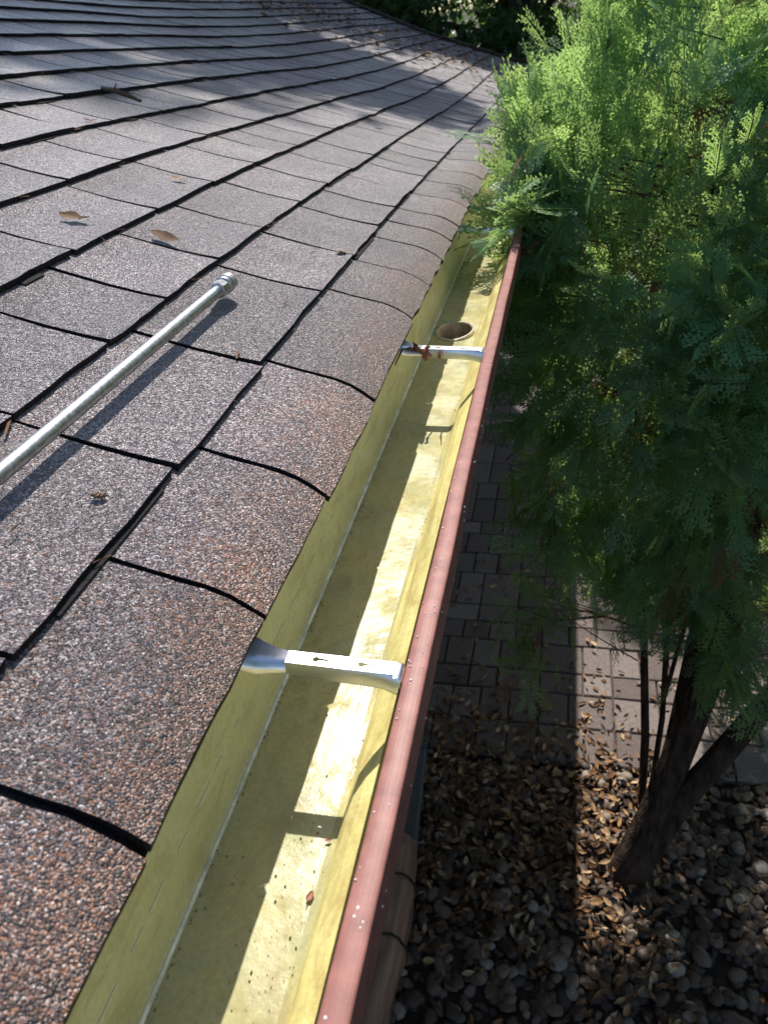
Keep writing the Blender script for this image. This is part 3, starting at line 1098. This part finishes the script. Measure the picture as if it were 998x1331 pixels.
# drain pipe lying on the gravel
dp = empty("drain_extension", (-.5, 2.0, 0), "blue grey downspout extension pipe lying on shaded gravel by the wall", "drain pipe")
mb = MB()
prof = [(-.04, 0), (.04, 0), (.047, .012), (.047, .058), (.04, .07), (-.04, .07), (-.047, .058), (-.047, .012)]
V = []
for y, s, dx in ((1.74, 1.06, .02), (1.80, 1.06, .016), (1.801, .97, .016), (2.0, .97, .004), (2.2, .97, -.01), (2.24, .97, -.014)):
    for x, z in prof:
        V.append((-.515 + dx + x * s, y, .03 + z * s))
mb.add(V, [(r * 8 + k, r * 8 + (k + 1) % 8, (r + 1) * 8 + (k + 1) % 8, (r + 1) * 8 + k) for r in range(5) for k in range(8)] + [tuple(range(8)), tuple(range(47, 39, -1))])
link("pipe", mb.mesh("pipe"), M_down, dp)
mb = MB(); mb.box((-.565, 2.235, .026), (-.482, 2.26, .108))
link("pipe_collar", mb.mesh("pipe_collar"), M_down, dp)

# ------------------------------------------------------------------ cypress tree
def make_spray(seed, nlat=13, third=True):
    """flat fern-like spray, unit length along +x, lying in xy"""
    rr = random.Random(seed)
    V, F = [], []
    def kite(p, ang, L, w, z0, z1):
        c, s = math.cos(ang), math.sin(ang)
        o = len(V)
        for (a, b, z) in ((0, 0, z0), (.45 * L, -w, z0 * .5 + z1 * .5 - w * .5), (L, 0, z1), (.45 * L, w, z0 * .5 + z1 * .5 - w * .5)):
            V.append((p[0] + a * c - b * s, p[1] + a * s + b * c, z))
        F.append((o, o + 1, o + 2, o + 3))
    def zf(x, y):
        return -.16 * x * x - .25 * y * y
    bend = rr.uniform(-.25, .25)
    kite((0, 0), bend * .5, 1.0, .016, 0, zf(1, 0))
    for i in range(nlat):
        t = .10 + .84 * i / nlat + rr.uniform(-.02, .02)
        side = 1 if i % 2 else -1
        env = math.sin(math.pi * (.16 + .78 * t)) ** .8
        L = (.50 * env + .03) * rr.uniform(.75, 1.15)
        p = (t, bend * .5 * t)
        ang = side * rr.uniform(.60, .85) + bend
        kite(p, ang, L, .015, zf(*p), zf(p[0] + L * .7, p[1] + side * L * .7))
        ns = max(2, int(L / .062))
        for j in range(ns):
            q = (j + .7) / (ns + .4)
            sj = 1 if (j + i) % 2 else -1
            pp = (p[0] + math.cos(ang) * L * q, p[1] + math.sin(ang) * L * q)
            l2 = (.15 * (1 - q * .55)) * rr.uniform(.7, 1.2)
            a2 = ang + sj * rr.uniform(.5, .8)
            kite(pp, a2, l2, .0215, zf(*pp), zf(pp[0] + math.cos(a2) * l2, pp[1] + math.sin(a2) * l2) + rr.uniform(-.015, .015))
            if third and l2 > .09:
                pm = (pp[0] + math.cos(a2) * l2 * .45, pp[1] + math.sin(a2) * l2 * .45)
                kite(pm, a2 - sj * .65, l2 * .5, .0155, zf(*pm), zf(*pm) - .012)
    return np.array(V), np.array(F)

protos = [make_spray(s, 11, False) for s in range(6)]
protos_hd = [make_spray(50 + s, 17) for s in range(6)]
CC = np.array([.65, 2.45, 2.1]); CR = np.array([.85, .72, 1.0])

def frame(d, nrm):
    x = d / np.linalg.norm(d)
    n = nrm - x * nrm.dot(x)
    if np.linalg.norm(n) < 1e-3:
        n = np.cross(x, [0.3, .5, .8])
    n /= np.linalg.norm(n)
    y = np.cross(n, x)
    return np.stack([x, y, n], 1)

sprays = []        # (matrix, loc, tint, dead)
clumps = []
rg = np.random.default_rng(4)
ELL = [(np.array([.28, 2.16, 2.05]), np.array([.41, .52, .84]), 160), (np.array([1.08, 2.85, 2.05]), np.array([.84, 1.0, 1.30]), 320)]
for ec, er, en in ELL:
    for i in range(en):
        v = rg.normal(size=3); v /= np.linalg.norm(v)
        rad = rg.uniform(.84, 1.04) if rg.random() < .93 else rg.uniform(.5, .8)
        clumps.append((ec + er * v * rad, v, rg.integers(13, 20), .45 + .55 * rg.random(), 1.0))
# lower skirts, a shoulder towards the gutter, and thin side shoots under it
for (x, y, z, s, n, dens) in [(-.02, 1.98, 2.52, .10, 9, 1), (-.045, 1.76, 2.49, .055, 6, 1), (-.05, 1.88, 2.50, .06, 5, 1), (.22, 1.66, 2.12, .09, 7, 1), (.34, 1.72, 2.30, .10, 8, 1), (.45, 1.85, 2.45, .10, 8, 1), (.42, 1.78, 1.95, .10, 8, 1), (.5, 1.95, 2.2, .1, 8, 1), (.02, 1.90, 2.25, .10, 7, 1),
                        (.26, 1.85, 1.70, .12, 7, 1), (.36, 1.85, 1.55, .12, 7, 1), (.45, 1.9, 1.35, .12, 7, .8), 
                        (-.10, 2.2, 1.0, .09, 4, .5), (-.14, 2.55, 1.30, .10, 4, .5), (-.06, 2.1, .85, .07, 3, .5), 
                        (.58, 1.9, 1.0, .10, 6, .8), (.48, 2.0, 1.15, .12, 7, .8), (-.1, 3.1, 1.5, .15, 5, .6)]:
    for _ in range(n):
        p = np.array([x, y, z]) + rg.normal(size=3) * s * .6
        v = (p - CC) / CR; v /= np.linalg.norm(v)
        clumps.append((p, v, int(rg.integers(9, 15) * dens) + 2, .25 + .5 * rg.random() if z < 1.7 else .5 + .5 * rg.random(), dens))  # low clumps tinted darker: part of their shade is in the colour
for (p, v, n, bright, dens) in clumps:
    lean = .8 if v[2] > .3 else (.1 if v[2] > -.1 else -.7)
    main = v * np.array([1, 1, .5]) * .75 + np.array([0, 0, lean]) + rg.normal(size=3) * .22
    main /= np.linalg.norm(main)
    pn = np.cross(main, rg.normal(size=3))
    for j in range(int(n)):
        d = main + rg.normal(size=3) * .38
        L = rg.uniform(.08, .15)
        loc = p + np.clip(rg.normal(size=3), -1.7, 1.7) * np.array([.055, .055, .07]) - main * .05
        nr = v * (1.25 if v[2] < .3 else .6) + pn * .5 + rg.normal(size=3) * .40
        depth_in = np.linalg.norm((loc - CC) / CR)
        dead = (rg.random() < (.22 if depth_in < .62 else .02)) or (loc[2] < 1.75 and depth_in < .9 and rg.random() < .35)
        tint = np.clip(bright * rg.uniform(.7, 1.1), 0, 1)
        if loc[0] < -.13 or (loc[0] < -.06 and loc[1] < 1.62 and loc[2] > 2.2):
            continue
        sprays.append((frame(d, nr) * L, loc, tint, dead, depth_in))

tree = empty("cypress_tree", (.37, 1.82, 0), "tall feathery green cypress with brown trunks leaning over the gutter", "tree")
trunk_mb = MB()
tr = random.Random(9)
trunk_mb.tube([(.37, 1.83, -.02), (.372, 1.832, .05), (.385, 1.845, .12), (.43, 1.90, .28), (.50, 1.99, .55), (.60, 2.12, .95), (.64, 2.28, 1.6), (.60, 2.42, 2.4), (.57, 2.45, 3.1)],
              [.10, .076, .062, .055, .049, .044, .038, .03, .015], 18, rough=.14, rr=tr)
trunk = link("trunk", trunk_mb.mesh("trunk"), M_bark, tree, smooth=True)
for pts, rad in [([(.42, 1.86, .1), (.52, 1.92, .35), (.68, 1.98, .68), (.86, 2.05, 1.05), (1.0, 2.2, 1.7), (.95, 2.35, 2.4)], [.05, .044, .040, .036, .03, .015]),
                 ([(.44, 1.92, .2), (.50, 2.05, .5), (.54, 2.2, .95), (.5, 2.4, 1.6), (.42, 2.5, 2.4)], [.045, .042, .036, .03, .015])]:
    mb = MB(); mb.tube(pts, rad, 14, rough=.12, rr=tr)
    link("limb", mb.mesh("limb"), M_bark, tree, smooth=True)
for pts, rad in [([(.43, 2.13, 0), (.415, 2.2, .35), (.365, 2.28, .85), (.31, 2.33, 1.5), (.27, 2.3, 2.0)], [.017, .016, .014, .011, .006]),
                 ([(.45, 2.1, .1), (.47, 2.22, .45), (.455, 2.3, .8), (.43, 2.4, 1.35), (.40, 2.4, 1.9)], [.012, .012, .011, .009, .005]),
                 ([(.47, 2.24, .55), (.50, 2.3, .75), (.55, 2.36, 1.1), (.6, 2.4, 1.7)], [.009, .009, .008, .005]),
                 ([(.46, 2.26, .7), (.42, 2.3, .95), (.40, 2.34, 1.2), (.36, 2.4, 1.5)], [.008, .007, .006, .003]),
                 ([(.36, 2.28, .9), (.28, 2.26, 1.1), (.2, 2.24, 1.3), (.0, 2.2, 1.35)], [.008, .006, .005, .002]),
                 ([(.33, 2.3, 1.2), (.2, 2.35, 1.25), (.05, 2.4, 1.22), (-.14, 2.55, 1.28)], [.007, .005, .004, .002]),
                 ([(.36, 2.28, .85), (.22, 2.22, .95), (.04, 2.2, .93), (-.1, 2.2, .98)], [.007, .005, .004, .002])]:
    mb = MB(); mb.tube(pts, rad, 9, rough=.1, rr=tr)
    link("stem", mb.mesh("stem"), M_bark, tree, smooth=True)
# fine twigs inside the crown
V, F, o = [], [], 0
mb = MB()
for i in range(420):
    j = rg.integers(len(clumps))
    p = clumps[j][0]
    q = np.array([.5, 2.35, p[2] - .25]) + rg.normal(size=3) * .08
    m_ = (p + q) / 2 + rg.normal(size=3) * .04
    f0 = rg.uniform(.0, .5)
    a0 = q + (p - q) * f0
    mb.tube([a0, m_ if f0 < .4 else (a0 + p) / 2, p], [.0035, .0028, .001], 4, caps=False)
tag(link("twigs", mb.mesh("twigs"), M_twig, tree), kind="stuff")

# the sprays that show largest are parts, the rest one mass of foliage
cam_p = np.array([0, 0, H]); Rm_ = np.array(right); Um_ = np.array(up); Bm_ = np.array(back)
def screen(l):
    d = l - cam_p; dep = -d.dot(Bm_)
    return 384 + 768 * d.dot(Rm_) / dep, 512 - 768 * d.dot(Um_) / dep, dep
order = []
for i, s in enumerate(sprays):
    px, py, dep = screen(s[1])
    vis = -10 < px < 800 and -20 < py < 800
    order.append(((-10.0 if (s[4] > .8 and vis) else 0.0) + dep + (0 if vis else 5), i))
order.sort()
front = set(i for _, i in order[:280] if not sprays[i][3])
sp_me = []
for k, (v, f) in enumerate(protos_hd):
    for t in (.45, .8):
        sp_me.append((k, t, mesh_np("spray", v, f, np.full(len(f), t))))
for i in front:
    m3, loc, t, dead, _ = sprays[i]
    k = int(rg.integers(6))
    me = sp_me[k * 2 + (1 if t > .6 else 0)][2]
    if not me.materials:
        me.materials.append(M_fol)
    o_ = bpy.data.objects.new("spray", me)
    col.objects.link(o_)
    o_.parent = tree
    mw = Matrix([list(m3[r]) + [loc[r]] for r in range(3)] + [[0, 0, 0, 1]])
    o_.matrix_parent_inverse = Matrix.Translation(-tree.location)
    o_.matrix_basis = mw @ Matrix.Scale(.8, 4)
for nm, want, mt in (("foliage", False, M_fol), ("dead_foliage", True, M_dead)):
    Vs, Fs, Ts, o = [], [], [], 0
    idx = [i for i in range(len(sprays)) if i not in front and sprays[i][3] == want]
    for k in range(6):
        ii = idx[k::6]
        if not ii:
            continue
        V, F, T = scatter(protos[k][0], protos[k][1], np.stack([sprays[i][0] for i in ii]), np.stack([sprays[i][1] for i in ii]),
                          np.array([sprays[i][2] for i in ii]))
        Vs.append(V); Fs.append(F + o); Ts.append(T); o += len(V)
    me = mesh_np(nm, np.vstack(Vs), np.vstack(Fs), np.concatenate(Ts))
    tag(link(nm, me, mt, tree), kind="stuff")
# a few dead leaves caught in the sprays
for i, (x, y, z, lab) in enumerate([(.20, 1.74, 2.30, "dead brown leaf caught low in the front cypress sprays"), (.07, 1.95, 2.75, "dead leaf caught high in the sunny left side of the cypress")]):
    place_leaf("snagged_leaf", (x, y, z), (1, .5 * i, 1 + i), .045, .012, .6, .4, lab, M_leafred, "dead leaves in the tree", seed=300 + i)

# ------------------------------------------------------------------ background trees
def bg_tree(loc, h, r, z0, n, seed, label, leaf=(.07, .13), name="broadleaf_tree"):
    g_ = np.random.default_rng(seed)
    t_ = empty(name, loc, label, "tree", "trees beyond the roof")
    mb = MB()
    L = Vector(loc)
    rr = random.Random(seed)
    mb.tube([L + Vector((0, 0, -.05)), L + Vector((.05, .05, h * .25)), L + Vector((-.1, .1, h * .55)), L + Vector((.1, 0, h * .9))], [.2, .16, .11, .03], 12, rough=.08, rr=rr)
    link("trunk", mb.mesh("trunk"), M_bark, t_, smooth=True)
    blobs = []
    mbl = MB()
    for i in range(34):
        v = g_.normal(size=3); v /= np.linalg.norm(v)
        f = g_.uniform(.45, 1)
        zc_ = z0 + (h - z0) * .5 + v[2] * f * (h - z0) * .5
        taper = 1.0 - .55 * max(0, (zc_ - z0) / (h - z0) - .35)
        p = np.array([loc[0] + v[0] * r * f * taper, loc[1] + v[1] * r * f * taper, zc_])
        blobs.append((p, r * g_.uniform(.22, .38)))
        mbl.tube([(loc[0], loc[1], max(.5, zc_ - r * .7)), tuple((p + np.array([loc[0], loc[1], zc_ - .2])) / 2), tuple(p)], [.05, .03, .01], 6, caps=False)
    link("branches", mbl.mesh("branches"), M_bark, t_, smooth=True)
    kv = np.array([(0, 0, 0), (.5, -.25, .03), (1, 0, -.08), (.5, .25, .03)]); kf = np.array([[0, 1, 2, 3]])
    per = n // len(blobs)
    locs, tints = [], []
    for p, br in blobs:
        v = g_.normal(size=(per, 3)); v /= np.linalg.norm(v, axis=1, keepdims=True)
        q = p + v * br * (g_.random((per, 1)) ** .45) * np.array([1, 1, .8])
        locs.append(q); tints.append(np.full(per, g_.uniform(.2, .9)) * g_.uniform(.7, 1.15, per))
    locs = np.vstack(locs); tints = np.clip(np.concatenate(tints), 0, 1)
    m_ = len(locs)
    Rm2 = rot_z(g_.uniform(0, 6.28, m_)) @ rot_y(g_.normal(.4, .6, m_)) @ rot_x(g_.normal(0, .6, m_)) * g_.uniform(leaf[0], leaf[1], m_)[:, None, None]
    V, F, T = scatter(kv, kf, Rm2, locs, tints)
    tag(link("crown", mesh_np("crown", V, F, T), M_bgfol, t_), kind="stuff")

bg_tree((-2.8, 10.6, 0), 13.1, 2.6, 1.2, 40000, 1, "large dark tree beyond the roof, at the upper left of the view", leaf=(.12, .22))
bg_tree((-.6, 10.6, 0), 9.4, 1.9, .6, 30000, 2, "dark bushy tree just beyond the far end of the gutter", leaf=(.09, .16))
bg_tree((1.9, 13.5, 0), 7.5, 2.3, .5, 16000, 3, "dark tree behind the green cypress")
bg_tree((4.8, 10.0, 0), 8.0, 2.6, .5, 16000, 4, "dark tree out to the right behind the cypress")
bg_tree((-4.2, 15.0, 0), 10.0, 3.4, .5, 18000, 5, "farthest tree in the dark mass beyond the roof end")
bg_tree((1.1, 5.0, 0), 3.0, .85, .3, 16000, 6, "low dark shrub added behind the cypress to shade the pavers", leaf=(.03, .06), name="shrub")  # added so that the pavers on the right fall into shade
bg_tree((-2.4, 10.0, 0), 3.9, 1.5, .2, 16000, 7, "dark bushy shrub below the trees, left of the roof end", leaf=(.06, .11), name="shrub")
bg_tree((-.9, 13.5, 0), 4.2, 2.0, .2, 16000, 8, "low dark shrub farthest back behind the end of the gutter", leaf=(.06, .11), name="shrub")
bg_tree((.7, 9.8, 0), 3.4, 1.2, .2, 14000, 9, "low dark shrub at the far end of the pavers", leaf=(.06, .10), name="shrub")
bg_tree((4.2, 1.2, 0), 7.5, 2.0, .4, 15000, 10, "tall dark tree added well right of the cypress to block sky", leaf=(.08, .15))  # out of view, added to keep sky light off the ground
bg_tree((4.6, 5.4, 0), 8.0, 2.2, .4, 15000, 11, "tall dark tree added right of the paved path to block sky", leaf=(.08, .15))  # another unseen sky blocker, added to darken the shaded ground
bg_tree((3.6, -3.0, 0), 7.5, 2.2, .4, 15000, 12, "tall dark tree added near right of the gravel to block sky", leaf=(.08, .15))  # unseen, added beside the camera to cut sky light on the gravel
